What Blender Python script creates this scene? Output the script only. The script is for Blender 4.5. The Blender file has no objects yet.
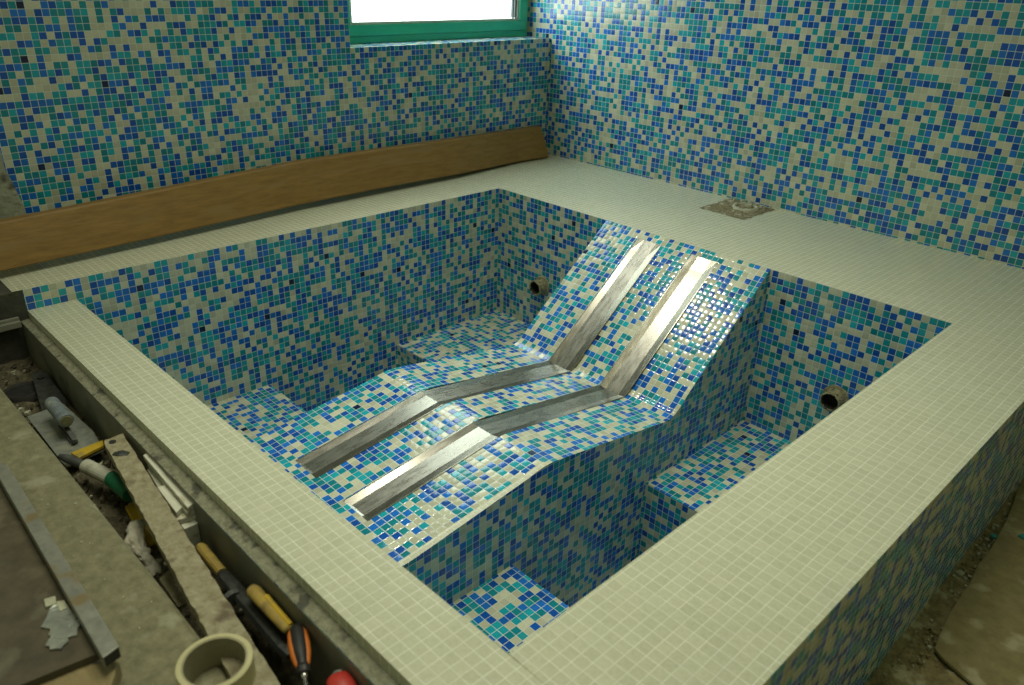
import bpy, math, random
from mathutils import Vector, Matrix
random.seed(7)
SC = bpy.context.scene
COL = SC.collection
U = 0.0215            # one mosaic pitch in metres; all coordinates below are in mosaic pitches
Z0 = 20.0             # the dirt floor lies 20 pitches under the white pool edge

# ------------------------------------------------------------------ camera numbers
F_PX = 775.585
CAM = Vector((112.70719, -106.21088, 40.02927))
RX = Vector((0.69220356, 0.72112591, 0.02883854))
RZ = Vector((-0.64121082, 0.63284947, -0.43399337))
RX.normalize(); RZ.normalize(); RY = RZ.cross(RX)

def at(u, v, z):
    """point at height z under the photo position (u, v)"""
    r = RX*((u-512)/F_PX) + RY*((v-342.5)/F_PX) + RZ
    return CAM + r*((z-CAM.z)/r.z)

def atx(u, v, x):
    r = RX*((u-512)/F_PX) + RY*((v-342.5)/F_PX) + RZ
    return CAM + r*((x-CAM.x)/r.x)

def W3(p):
    return Vector((p[0]*U, p[1]*U, (p[2]+Z0)*U))

# ------------------------------------------------------------------ materials
def new_mat(name):
    m = bpy.data.materials.new(name); m.use_nodes = True
    nt = m.node_tree
    return m, nt, nt.nodes['Principled BSDF']

def N(nt, t, **kw):
    n = nt.nodes.new(t)
    for k, v in kw.items():
        setattr(n, k, v)
    return n

def L(nt, a, b):
    nt.links.new(a, b)

def math_node(nt, op, a, b=None, c=None):
    n = N(nt, 'ShaderNodeMath', operation=op)
    for i, v in enumerate((a, b, c)):
        if v is None: continue
        if isinstance(v, (int, float)): n.inputs[i].default_value = v
        else: L(nt, v, n.inputs[i])
    return n.outputs[0]

def vmath(nt, op, a, b=None):
    n = N(nt, 'ShaderNodeVectorMath', operation=op)
    for i, v in enumerate((a, b)):
        if v is None: continue
        if isinstance(v, (tuple, list)): n.inputs[i].default_value = v
        else: L(nt, v, n.inputs[i])
    return n

def mixc(nt, fac, a, b, mode='MIX'):
    n = N(nt, 'ShaderNodeMix', data_type='RGBA', blend_type=mode)
    for sock, v in ((n.inputs[0], fac), (n.inputs[6], a), (n.inputs[7], b)):
        if isinstance(v, (int, float)): sock.default_value = v
        elif isinstance(v, (tuple, list)): sock.default_value = (*v, 1) if len(v) == 3 else v
        else: L(nt, v, sock)
    return n.outputs[2]

def mosaic(name, stops, grout, rough=0.12, gap=0.46, jitter=0.3, seed=0.0, tilt=0.8, pillow=0.52, bump=0.001, scale=1.0):
    """glass mosaic: one random colour per cell of the UV grid, grout lines, pillowed slightly tilted tiles"""
    m, nt, P = new_mat(name)
    uv = N(nt, 'ShaderNodeUVMap').outputs[0]
    if scale != 1.0: uv = vmath(nt, 'MULTIPLY', uv, (scale, scale, 1)).outputs[0]
    off = vmath(nt, 'ADD', uv, (seed, seed*1.7, 0)).outputs[0]
    cell = vmath(nt, 'FLOOR', off).outputs[0]
    loc = vmath(nt, 'FRACTION', off).outputs[0]
    c = vmath(nt, 'SUBTRACT', loc, (0.5, 0.5, 0)).outputs[0]
    wn = N(nt, 'ShaderNodeTexWhiteNoise', noise_dimensions='2D')
    cell2 = vmath(nt, 'ADD', cell, (0.5, 0.5, 0)).outputs[0]
    L(nt, cell2, wn.inputs['Vector'])
    ramp = N(nt, 'ShaderNodeValToRGB'); cr = ramp.color_ramp; cr.interpolation = 'CONSTANT'
    while len(cr.elements) < len(stops): cr.elements.new(1.0)
    for e, (pos, colr) in zip(cr.elements, stops):
        e.position = pos; e.color = (*colr, 1)
    L(nt, wn.outputs['Value'], ramp.inputs[0])
    wn2 = N(nt, 'ShaderNodeTexWhiteNoise', noise_dimensions='3D')
    L(nt, vmath(nt, 'ADD', cell2, (0, 0, 11.3)).outputs[0], wn2.inputs['Vector'])
    sep2 = N(nt, 'ShaderNodeSeparateColor'); L(nt, wn2.outputs['Color'], sep2.inputs[0])
    br = math_node(nt, 'MULTIPLY_ADD', sep2.outputs[0], jitter, 1-jitter*0.5)
    brc = N(nt, 'ShaderNodeCombineColor')
    for i in range(3): L(nt, br, brc.inputs[i])
    tile = mixc(nt, 1.0, ramp.outputs[0], brc.outputs[0], 'MULTIPLY')
    # cloudy glass inside each tile
    no = N(nt, 'ShaderNodeTexNoise'); no.inputs['Scale'].default_value = 3.1; no.inputs['Detail'].default_value = 2
    L(nt, off, no.inputs['Vector'])
    cl = math_node(nt, 'MULTIPLY_ADD', no.outputs[0], 0.3, 0.85)
    clc = N(nt, 'ShaderNodeCombineColor')
    for i in range(3): L(nt, cl, clc.inputs[i])
    tile = mixc(nt, 1.0, tile, clc.outputs[0], 'MULTIPLY')
    ab = vmath(nt, 'ABSOLUTE', c).outputs[0]
    sp = N(nt, 'ShaderNodeSeparateXYZ'); L(nt, ab, sp.inputs[0])
    mx = math_node(nt, 'SMOOTH_MAX', sp.outputs[0], sp.outputs[1], 0.06)
    g = N(nt, 'ShaderNodeMapRange', interpolation_type='SMOOTHSTEP')
    L(nt, mx, g.inputs[0]); g.inputs[1].default_value = gap-0.012; g.inputs[2].default_value = gap+0.02
    # grout, a little uneven
    gn = N(nt, 'ShaderNodeTexNoise'); gn.inputs['Scale'].default_value = 0.35; L(nt, off, gn.inputs['Vector'])
    gcol = mixc(nt, gn.outputs[0], tuple(x*0.75 for x in grout), tuple(min(1, x*1.2) for x in grout))
    colr = mixc(nt, g.outputs[0], tile, gcol)
    L(nt, colr, P.inputs['Base Color'])
    rr = math_node(nt, 'MULTIPLY_ADD', g.outputs[0], 0.6, rough)
    L(nt, rr, P.inputs['Roughness'])
    # bump: pillow + tilt
    par = math_node(nt, 'MULTIPLY', vmath(nt, 'DOT_PRODUCT', c, c).outputs['Value'], -2.0)
    gr = N(nt, 'ShaderNodeMapRange', interpolation_type='SMOOTHSTEP')
    L(nt, mx, gr.inputs[0]); gr.inputs[1].default_value = 0.5; gr.inputs[2].default_value = 0.40
    rnd = vmath(nt, 'SUBTRACT', wn2.outputs['Color'], (0.5, 0.5, 0.5)).outputs[0]
    dt = vmath(nt, 'DOT_PRODUCT', rnd, c).outputs['Value']
    h = math_node(nt, 'ADD', math_node(nt, 'ADD', math_node(nt, 'MULTIPLY', par, pillow), math_node(nt, 'MULTIPLY', gr.outputs[0], 0.12)), math_node(nt, 'MULTIPLY', dt, tilt))
    bp = N(nt, 'ShaderNodeBump'); bp.inputs['Strength'].default_value = 1.0; bp.inputs['Distance'].default_value = bump
    L(nt, h, bp.inputs['Height']); L(nt, bp.outputs[0], P.inputs['Normal'])
    P.inputs['IOR'].default_value = 1.5
    return m

BEIGE = (0.525, 0.53, 0.385)
STOPS = [(0.0, BEIGE), (0.16, (0.49, 0.50, 0.36)), (0.345, (0.013, 0.33, 0.40)), (0.50, (0.008, 0.225, 0.275)), (0.65, (0.02, 0.28, 0.32)),
         (0.68, (0.013, 0.15, 0.53)), (0.84, (0.008, 0.085, 0.39)), (0.995, (0.006, 0.016, 0.06))]
GROUT = (0.56, 0.64, 0.56)
M_MOS = mosaic('blue_green_glass_mosaic', STOPS, GROUT)
M_WALL = mosaic('wall_glass_mosaic', STOPS, GROUT, seed=37.0, rough=0.2, tilt=0.3)
M_BWALL = mosaic('back_wall_glass_mosaic', STOPS, GROUT, seed=71.0, rough=0.2, tilt=0.3, scale=0.94)
M_WHITE = mosaic('ivory_glass_mosaic', [(0.0, (0.525, 0.535, 0.385)), (0.4, (0.515, 0.525, 0.375)), (0.75, (0.54, 0.548, 0.395))],
                 (0.69, 0.71, 0.57), rough=0.24, gap=0.463, jitter=0.06, seed=5.0, tilt=0.8, pillow=0.5, bump=0.0008)

def rough_mat(name, c1, c2, scale=8.0, rough=0.85, bump=0.3, dist=0.01, c3=None, metallic=0.0, detail=6.0, stretch=None, spots=None, rough2=None):
    m, nt, P = new_mat(name)
    tc = N(nt, 'ShaderNodeTexCoord').outputs['Object']
    mp = N(nt, 'ShaderNodeMapping'); L(nt, tc, mp.inputs[0])
    if stretch: mp.inputs['Scale'].default_value = stretch
    n1 = N(nt, 'ShaderNodeTexNoise'); n1.inputs['Scale'].default_value = scale*3.2; n1.inputs['Detail'].default_value = detail
    n1.inputs['Roughness'].default_value = 0.65
    L(nt, mp.outputs[0], n1.inputs['Vector'])
    rp = N(nt, 'ShaderNodeValToRGB'); cr = rp.color_ramp
    cr.elements[0].position = 0.32; cr.elements[0].color = (*c1, 1)
    cr.elements[1].position = 0.68; cr.elements[1].color = (*c2, 1)
    L(nt, n1.outputs[0], rp.inputs[0]); colr = rp.outputs[0]
    if c3:
        n2 = N(nt, 'ShaderNodeTexNoise'); n2.inputs['Scale'].default_value = scale*3.2*(spots or 0.37); n2.inputs['Detail'].default_value = 5
        L(nt, mp.outputs[0], n2.inputs['Vector'])
        mr = N(nt, 'ShaderNodeMapRange'); mr.inputs[1].default_value = 0.56; mr.inputs[2].default_value = 0.66
        L(nt, n2.outputs[0], mr.inputs[0])
        colr = mixc(nt, mr.outputs[0], colr, c3)
    L(nt, colr, P.inputs['Base Color'])
    P.inputs['Roughness'].default_value = rough
    if rough2 is not None:
        L(nt, math_node(nt, 'MULTIPLY_ADD', n1.outputs[0], rough2-rough, rough), P.inputs['Roughness'])
    P.inputs['Metallic'].default_value = metallic
    n3 = N(nt, 'ShaderNodeTexNoise'); n3.inputs['Scale'].default_value = scale*5; n3.inputs['Detail'].default_value = 5
    L(nt, mp.outputs[0], n3.inputs['Vector'])
    b = N(nt, 'ShaderNodeBump'); b.inputs['Strength'].default_value = bump; b.inputs['Distance'].default_value = dist
    L(nt, n3.outputs[0], b.inputs['Height']); L(nt, b.outputs[0], P.inputs['Normal'])
    return m

M_DIRT = rough_mat('dirt_floor', (0.17, 0.14, 0.055), (0.36, 0.30, 0.14), 14, 0.95, 0.8, 0.02, (0.50, 0.46, 0.27))
M_SHEET = rough_mat('dusty_hardboard', (0.18, 0.15, 0.06), (0.26, 0.22, 0.095), 11, 0.8, 0.4, 0.005, (0.36, 0.33, 0.19))
M_SLAB = rough_mat('dusty_concrete', (0.14, 0.132, 0.072), (0.235, 0.22, 0.125), 13, 0.9, 0.6, 0.006, (0.29, 0.28, 0.18))
M_DARKC = rough_mat('shaded_dark_concrete', (0.035, 0.036, 0.028), (0.075, 0.075, 0.055), 9, 0.9, 0.5, 0.006)  # shade under the ledge is put into this near-black concrete colour
M_GUTWALL = rough_mat('grey_gutter_steel', (0.17, 0.175, 0.135), (0.25, 0.25, 0.19), 5, 0.6, 0.3, 0.003, (0.09, 0.085, 0.065))
M_LIP = rough_mat('mortar_lip', (0.15, 0.15, 0.10), (0.29, 0.29, 0.20), 25, 0.9, 0.8, 0.006, (0.08, 0.08, 0.06))
M_RUBBLE = rough_mat('gutter_dirt', (0.06, 0.05, 0.028), (0.16, 0.14, 0.08), 22, 0.95, 0.9, 0.02, (0.21, 0.19, 0.12))
M_PLASTER = rough_mat('bare_wall_plaster', (0.26, 0.27, 0.19), (0.38, 0.39, 0.28), 9, 0.95, 0.7, 0.01, (0.09, 0.09, 0.07))
M_CRUMB = rough_mat('pale_plaster_crumbs', (0.36, 0.36, 0.25), (0.52, 0.52, 0.38), 30, 0.95, 0.4, 0.004)
M_PLANK = rough_mat('brown_plank_wood', (0.19, 0.105, 0.022), (0.28, 0.165, 0.038), 5, 0.6, 0.25, 0.003, (0.25, 0.155, 0.05), stretch=(5, 0.6, 5))
M_LATH = rough_mat('mortar_crusted_wood', (0.21, 0.18, 0.10), (0.37, 0.34, 0.225), 17, 0.95, 0.8, 0.008, (0.14, 0.11, 0.07))
M_PLY = rough_mat('stained_plywood', (0.055, 0.045, 0.026), (0.105, 0.088, 0.05), 6, 0.75, 0.3, 0.003, (0.16, 0.145, 0.095))
M_BLOCK = rough_mat('raw_lumber', (0.20, 0.155, 0.07), (0.31, 0.25, 0.12), 6, 0.85, 0.3, 0.003, stretch=(1, 6, 6))
M_ALU = rough_mat('dirty_aluminium', (0.19, 0.195, 0.165), (0.30, 0.30, 0.245), 14, 0.5, 0.2, 0.002, (0.22, 0.175, 0.09), metallic=0.35, spots=0.5)
M_TROWEL = rough_mat('cement_stained_steel', (0.22, 0.24, 0.215), (0.36, 0.38, 0.33), 14, 0.4, 0.3, 0.003, (0.40, 0.40, 0.32), metallic=0.4)
M_BLUEGRIP = rough_mat('dirty_blue_grip', (0.10, 0.13, 0.16), (0.24, 0.27, 0.26), 22, 0.6, 0.3, 0.003, (0.32, 0.33, 0.27))
M_GRIPEND = rough_mat('olive_grip_end', (0.13, 0.13, 0.06), (0.20, 0.20, 0.10), 18, 0.7, 0.2, 0.002)
M_DSTEEL = rough_mat('dark_tool_steel', (0.03, 0.033, 0.032), (0.085, 0.09, 0.08), 16, 0.5, 0.3, 0.002, metallic=0.5)
M_GSTEEL = rough_mat('grey_tool_steel', (0.08, 0.085, 0.08), (0.16, 0.17, 0.155), 16, 0.5, 0.3, 0.002, metallic=0.5)
M_YELLOW = rough_mat('scuffed_yellow_paint', (0.46, 0.30, 0.015), (0.58, 0.40, 0.03), 14, 0.55, 0.2, 0.002, (0.33, 0.24, 0.06))
M_YWOOD = rough_mat('worn_yellow_wood', (0.27, 0.19, 0.05), (0.42, 0.30, 0.06), 15, 0.7, 0.3, 0.002, (0.12, 0.09, 0.05))
M_WHITEP = rough_mat('dirty_white_plastic', (0.42, 0.42, 0.33), (0.56, 0.56, 0.45), 14, 0.5, 0.15, 0.002, (0.32, 0.30, 0.22))
M_GREENP = rough_mat('green_plastic', (0.005, 0.10, 0.045), (0.012, 0.17, 0.075), 18, 0.4, 0.1, 0.001)
M_TRIM = rough_mat('white_trim_strip', (0.56, 0.56, 0.44), (0.70, 0.70, 0.58), 14, 0.7, 0.3, 0.002, (0.42, 0.38, 0.25), stretch=(0.6, 3, 3))
M_RAG = rough_mat('soiled_white_cloth', (0.38, 0.35, 0.26), (0.58, 0.56, 0.46), 10, 0.9, 0.3, 0.003, (0.27, 0.20, 0.11))
M_ORANGE = rough_mat('orange_rubber', (0.50, 0.13, 0.015), (0.62, 0.18, 0.03), 14, 0.5, 0.1, 0.001)
M_BLACK = rough_mat('black_rubber_and_hole_shade', (0.012, 0.012, 0.012), (0.03, 0.03, 0.028), 14, 0.5, 0.1, 0.001)  # rubber grips, and the painted shade inside holes and hollow ends
M_RED = rough_mat('red_plastic', (0.40, 0.025, 0.02), (0.52, 0.045, 0.03), 14, 0.5, 0.2, 0.002)
M_CHROME = rough_mat('bright_steel_shaft', (0.55, 0.55, 0.5), (0.7, 0.7, 0.66), 14, 0.25, 0.05, 0.001, metallic=0.9)
M_TAPE = rough_mat('cream_masking_tape', (0.44, 0.41, 0.21), (0.54, 0.50, 0.28), 10, 0.7, 0.1, 0.001)
M_CARD = rough_mat('cardboard_core', (0.27, 0.25, 0.15), (0.34, 0.31, 0.19), 10, 0.85, 0.1, 0.001)
M_PIPE = rough_mat('cement_crusted_pipe', (0.16, 0.15, 0.08), (0.36, 0.34, 0.20), 55, 0.8, 0.9, 0.004, (0.07, 0.06, 0.035))
M_HOLE = rough_mat('dark_pipe_bore', (0.012, 0.011, 0.009), (0.035, 0.032, 0.026), 40, 0.8, 0.4, 0.003)
M_MORTAR = rough_mat('rough_brown_mortar', (0.13, 0.11, 0.055), (0.36, 0.32, 0.19), 24, 0.95, 0.9, 0.012, (0.42, 0.40, 0.28))
M_GREEN = rough_mat('green_painted_window_wood', (0.02, 0.42, 0.23), (0.03, 0.52, 0.30), 5, 0.35, 0.08, 0.001, stretch=(1, 0.3, 1))
M_BEAD = rough_mat('white_glazing_bead', (0.46, 0.50, 0.42), (0.60, 0.63, 0.54), 6, 0.5, 0.05, 0.001)
M_GASKET = rough_mat('dark_gasket', (0.05, 0.07, 0.07), (0.10, 0.13, 0.13), 6, 0.5, 0.05, 0.001)

def steel_mat(name, c1, c2, r0, r1, bs):
    m, nt, P = new_mat(name)
    tc = N(nt, 'ShaderNodeUVMap').outputs[0]
    mp = N(nt, 'ShaderNodeMapping'); mp.inputs['Scale'].default_value = (9.0, 0.10, 1); L(nt, tc, mp.inputs[0])
    n1 = N(nt, 'ShaderNodeTexNoise'); n1.inputs['Scale'].default_value = 2.0; n1.inputs['Detail'].default_value = 6
    L(nt, mp.outputs[0], n1.inputs['Vector'])
    n2 = N(nt, 'ShaderNodeTexNoise'); n2.inputs['Scale'].default_value = 1.1; n2.inputs['Detail'].default_value = 6
    mp2 = N(nt, 'ShaderNodeMapping'); mp2.inputs['Scale'].default_value = (1.5, 0.35, 1); L(nt, tc, mp2.inputs[0])
    L(nt, mp2.outputs[0], n2.inputs['Vector'])
    cr = N(nt, 'ShaderNodeValToRGB')
    cr.color_ramp.elements[0].position = 0.3; cr.color_ramp.elements[0].color = (*c1, 1)
    cr.color_ramp.elements[1].position = 0.7; cr.color_ramp.elements[1].color = (*c2, 1)
    L(nt, n2.outputs[0], cr.inputs[0]); L(nt, cr.outputs[0], P.inputs['Base Color'])
    P.inputs['Metallic'].default_value = 0.85
    L(nt, math_node(nt, 'MULTIPLY_ADD', n2.outputs[0], r1-r0, r0), P.inputs['Roughness'])
    b = N(nt, 'ShaderNodeBump'); b.inputs['Strength'].default_value = bs; b.inputs['Distance'].default_value = 0.0006
    L(nt, n1.outputs[0], b.inputs['Height']); L(nt, b.outputs[0], P.inputs['Normal'])
    return m
M_STEEL = steel_mat('brushed_stainless_steel', (0.28, 0.27, 0.215), (0.38, 0.37, 0.305), 0.2, 0.36, 0.15)
M_STEELD = steel_mat('darker_folded_steel', (0.20, 0.19, 0.145), (0.28, 0.27, 0.21), 0.2, 0.32, 0.06)  # darker base colour for the sloped sides of the channels

def pane_mat():
    m, nt, P = new_mat('daylit_frosted_glass')
    tc = N(nt, 'ShaderNodeTexCoord').outputs['Object']
    n1 = N(nt, 'ShaderNodeTexNoise'); n1.inputs['Scale'].default_value = 3.0; n1.inputs['Detail'].default_value = 2
    L(nt, tc, n1.inputs['Vector'])
    c = mixc(nt, n1.outputs[0], (0.80, 1.0, 0.98), (0.98, 1.0, 0.98))
    L(nt, c, P.inputs['Emission Color']); P.inputs['Emission Strength'].default_value = PANE
    P.inputs['Base Color'].default_value = (0.7, 0.75, 0.75, 1); P.inputs['Roughness'].default_value = 0.3
    return m
PANE = 6.0
M_PANE = pane_mat()

# ------------------------------------------------------------------ mesh building
class MB:
    def __init__(s): s.v = []; s.f = []; s.uv = []; s.mi = []
    def face(s, pts, uvs=None, mi=0):
        i = len(s.v); s.v += [Vector(p) for p in pts]; s.f.append(list(range(i, i+len(pts))))
        if uvs is None:
            p = [Vector(q) for q in pts]
            n = Vector((0, 0, 0))
            for k in range(len(p)):
                a, b = p[k], p[(k+1) % len(p)]
                n += a.cross(b)
            ax = max(range(3), key=lambda k: abs(n[k]))
            uvs = [((q.y, q.z), (q.x, q.z), (q.x, q.y))[ax] for q in p]
        s.uv.append(list(uvs)); s.mi.append(mi); return s
    def box(s, a, b, skip=''):
        (x0, y0, z0), (x1, y1, z1) = a, b
        x0, x1 = min(x0, x1), max(x0, x1); y0, y1 = min(y0, y1), max(y0, y1); z0, z1 = min(z0, z1), max(z0, z1)
        if 'b' not in skip: s.face([(x0,y0,z0),(x0,y1,z0),(x1,y1,z0),(x1,y0,z0)])
        if 't' not in skip: s.face([(x0,y0,z1),(x1,y0,z1),(x1,y1,z1),(x0,y1,z1)])
        if 's' not in skip: s.face([(x0,y0,z0),(x1,y0,z0),(x1,y0,z1),(x0,y0,z1)])
        if 'n' not in skip: s.face([(x1,y1,z0),(x0,y1,z0),(x0,y1,z1),(x1,y1,z1)])
        if 'w' not in skip: s.face([(x0,y1,z0),(x0,y0,z0),(x0,y0,z1),(x0,y1,z1)])
        if 'e' not in skip: s.face([(x1,y0,z0),(x1,y1,z0),(x1,y1,z1),(x1,y0,z1)])
        return s
    def grid(s, rows, closed_u=False):
        """rows of points -> shared-vertex strip mesh"""
        i0 = len(s.v); n = len(rows[0])
        for r in rows: s.v += [Vector(p) for p in r]
        for i in range(len(rows)-1):
            for j in range(n if closed_u else n-1):
                k = (j+1) % n
                s.f.append([i0+i*n+j, i0+i*n+k, i0+(i+1)*n+k, i0+(i+1)*n+j])
                s.uv.append([(j, i), (j+1, i), (j+1, i+1), (j, i+1)]); s.mi.append(0)
        return s
    def cap(s, ring, flip=False):
        i = len(s.v); s.v += [Vector(p) for p in ring]
        idx = list(range(i, i+len(ring)))
        s.f.append(idx[::-1] if flip else idx); s.uv.append([(0, 0)]*len(ring)); s.mi.append(0)
    def tube(s, pts, rad, seg=14, caps=True, flat=(1, 1), up=(0, 0, 1)):
        pts = [Vector(p) for p in pts]
        if isinstance(rad, (int, float)): rad = [rad]*len(pts)
        rows = []
        for i, p in enumerate(pts):
            d = (pts[min(i+1, len(pts)-1)] - pts[max(i-1, 0)]).normalized()
            u = Vector(up)
            a = d.cross(u)
            if a.length < 1e-4: a = d.cross(Vector((0, 1, 0)))
            a.normalize(); b = a.cross(d).normalized()
            rows.append([p + a*(rad[i]*flat[0]*math.cos(t)) + b*(rad[i]*flat[1]*math.sin(t)) for t in [2*math.pi*k/seg for k in range(seg)]])
        s.grid(rows, True)
        if caps: s.cap(rows[0], True); s.cap(rows[-1])
        return s
    def obox(s, a, b, w, h, up=(0, 0, 1)):
        """box along a-b whose bottom runs along a-b: width w sideways, height h along up"""
        a, b = Vector(a), Vector(b); d = (b-a).normalized(); side = d.cross(Vector(up)).normalized(); u = side.cross(d).normalized()
        q = [a-side*w/2, a+side*w/2, b+side*w/2, b-side*w/2]; t = [p+u*h for p in q]
        return s.hexa(q, t)
    def hexa(s, q, t):
        """four bottom and four top points in the same order"""
        i = len(s.v); s.v += [Vector(p) for p in q] + [Vector(p) for p in t]
        for f in ((0,3,2,1), (4,5,6,7), (0,1,5,4), (1,2,6,5), (2,3,7,6), (3,0,4,7)):
            s.f.append([i+k for k in f]); s.uv.append([(0, 0), (1, 0), (1, 1), (0, 1)]); s.mi.append(0)
        return s
    def prism(s, top, depth):
        top = [Vector(p) for p in top]; n = len(top); i = len(s.v)
        s.v += top + [p + Vector(depth) for p in top]
        s.f.append([i+k for k in range(n)]); s.uv.append([(p.x, p.y) for p in top]); s.mi.append(0)
        s.f.append([i+n+k for k in range(n)][::-1]); s.uv.append([(p.x, p.y) for p in top][::-1]); s.mi.append(0)
        for k in range(n):
            m = (k+1) % n
            s.f.append([i+m, i+k, i+n+k, i+n+m]); s.uv.append([(0, 0), (1, 0), (1, 1), (0, 1)]); s.mi.append(0)
        return s
    def lathe(s, base, axis, prof, seg=24, ref=(0, 0, 1)):
        """prof: (radius, height along axis)"""
        base = Vector(base); ax = Vector(axis).normalized()
        a = ax.cross(Vector(ref))
        if a.length < 1e-3: a = ax.cross(Vector((1, 0, 0)))
        a.normalize(); b = ax.cross(a)
        rows = [[base + ax*h + a*(r*math.cos(t)) + b*(r*math.sin(t)) for t in [2*math.pi*k/seg for k in range(seg)]] for r, h in prof]
        return s.grid(rows, True)

def link(name, mb, mats, parent=None, smooth=False, bevel=0.0, weld=True):
    """one mesh object; coordinates in mosaic pitches"""
    me = bpy.data.meshes.new(name)
    base = ORG.get(parent.name, Vector((0, 0, 0))) if parent is not None else Vector((0, 0, 0))
    if parent is None:
        lo = Vector((min(v.x for v in mb.v), min(v.y for v in mb.v), min(v.z for v in mb.v)))
        hi = Vector((max(v.x for v in mb.v), max(v.y for v in mb.v), max(v.z for v in mb.v)))
        base = W3(((lo.x+hi.x)/2, (lo.y+hi.y)/2, lo.z))
    me.from_pydata([W3(v)-base for v in mb.v], [], mb.f)
    ul = me.uv_layers.new(name='UVMap')
    k = 0
    for f in mb.uv:
        for c in f:
            ul.data[k].uv = c; k += 1
    for m in (mats if isinstance(mats, (list, tuple)) else [mats]): me.materials.append(m)
    for p, mi in zip(me.polygons, mb.mi): p.material_index = mi
    if weld:
        import bmesh
        bm = bmesh.new(); bm.from_mesh(me); bmesh.ops.remove_doubles(bm, verts=bm.verts, dist=1e-5)
        bmesh.ops.recalc_face_normals(bm, faces=bm.faces) if weld == 'closed' else None
        bm.to_mesh(me); bm.free()
    if smooth:
        for p in me.polygons: p.use_smooth = True
    o = bpy.data.objects.new(name, me); COL.objects.link(o)
    if parent is not None:
        o.parent = parent; ORG[o.name] = base
    else:
        o.location = base; ORG[o.name] = base
    if bevel:
        b = o.modifiers.new('Bevel', 'BEVEL'); b.width = bevel*U; b.segments = 2; b.limit_method = 'ANGLE'; b.angle_limit = math.radians(40)
    return o
ORG = {}

def struct(name, mb, mats, parent=None, **kw):
    o = link(name, mb, mats, parent, **kw)
    if parent is None: o['kind'] = 'structure'
    return o

def tag(o, label, cat, group=None, kind=None):
    o['label'] = label; o['category'] = cat
    if group: o['group'] = group
    if kind: o['kind'] = kind
    return o

def thing(name, base, label, cat, group=None):
    o = bpy.data.objects.new(name, None); COL.objects.link(o); o.empty_display_size = 0.05
    o.location = W3(base); ORG[o.name] = W3(base)
    return tag(o, label, cat, group)

def wobble(pts, amt, seed=0):
    r = random.Random(seed)
    return [Vector(p)+Vector((r.uniform(-amt, amt), r.uniform(-amt, amt), r.uniform(-amt, amt))) for p in pts]

# ------------------------------------------------------------------ dimensions (in mosaic pitches)
Wd, Ln = 86.75, 80.0        # inside of the pool: x across, y from the head wall to the low rim
XL, XR = 28.2, 60.6         # the lounger
HL, WL, WR = 31.6, 17.5, 12.75   # head ledge depth, left ledge width, right rim width
XO = Wd + WR
RIM_O = -86.1               # outer edge of the low rim
ZB, ZF = -26.8, -26.0       # head and foot seats
DEEP = -44.0
def rimz(x): return -3.0 + 2.7*min(max(x, 0), XO)/Wd if x < Wd else -0.3

# ------------------------------------------------------------------ the room
SILL = 26.0
mb = MB()
x = -WL
def wallq(y0, y1, z0, z1): mb.face([(x, y0, z0), (x, y1, z0), (x, y1, z1), (x, y0, z1)])
wallq(-82, -22, 0, 130); wallq(-22, HL, 0, SILL); wallq(-22, HL, 78, 130)
mb.face([(x, -22, SILL), (x, HL, SILL), (-25, HL, SILL), (-25, -22, SILL)], [(-22, SILL+.0), (HL, SILL), (HL, SILL+7.5), (-22, SILL+7.5)])   # sill
mb.face([(x, -22, SILL), (-25, -22, SILL), (-25, -22, 78), (x, -22, 78)])
mb.face([(x, -22, 78), (-25, -22, 78), (-25, HL, 78), (x, HL, 78)])
struct('wall_left', mb, M_WALL)
mb = MB(); rows = []
rr = random.Random(3)
for z in range(-10, 131, 2):
    ed = -80.5 + .4*math.sin(z*0.31) + rr.uniform(-.4, .4) - (1.2 if z > 30 else 0)
    rows.append([(-WL+rr.uniform(.02, .2), -150+k*11.2, z) for k in range(6)] + [(-WL+.18, ed-.5, z), (-WL-.05, ed, z)])
mb.grid(rows)
struct('wall_left_unfinished', mb, M_PLASTER)
mb = MB()
mb.face([(-26, HL, 0), (170, HL, 0), (170, HL, 130), (-26, HL, 130)])
struct('wall_back', mb, M_BWALL)
# wall backs, so that the shell has real thickness
mb = MB(); mb.box((-26, HL+0.3, -20), (170, HL+8, 130)); struct('wall_back_core', mb, M_PLASTER)


# dirt floor at the right
mb = MB(); rows = []
rr = random.Random(5)
nx, ny = 40, 60
for i in range(nx+1):
    r = []
    for j in range(ny+1):
        X = XO + (i/nx)**1.6*70; Y = -110 + j/ny*(HL+110)
        h = 0.35*math.sin(X*.7+Y*.21)*math.sin(Y*.37) + rr.uniform(-.18, .18) + (0.6*math.exp(-(X-XO)/1.2))
        r.append((X, Y, -20.1 + h*0.8))
    rows.append(r)
mb.grid(rows)
struct('floor', mb, M_DIRT, smooth=True)

# concrete walkway at the left, its edge along the gutter
mb = MB()
edge = [(-12, -94.4), (0, -94.2), (30, -93.5), (60, -92.9), (80, -92.8), (112, -92.8)]
rows = []
for dz, dy in ((-14, 0), (-4.9, 0), (-4.35, -.12), (-4.05, -.5), (-4.0, -1.2)):
    rows.append([(X, Y+dy, dz) for X, Y in edge])
rows.append([(X, -150, -4.0) for X, Y in edge])
mb.grid(rows)
struct('floor_walkway', mb, M_SLAB)
mb = MB(); rows = []
rr = random.Random(9)
for i in range(90):
    X = -2 + i*1.25
    rows.append([(X, Y, -9.6 + rr.uniform(-.35, .35)) for Y in (-95, -93.6, -92.4, -91.2, -90, -88.8, -87.6, -86.4)])
mb.grid(rows)
struct('floor_gutter', mb, M_RUBBLE, smooth=True)
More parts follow.
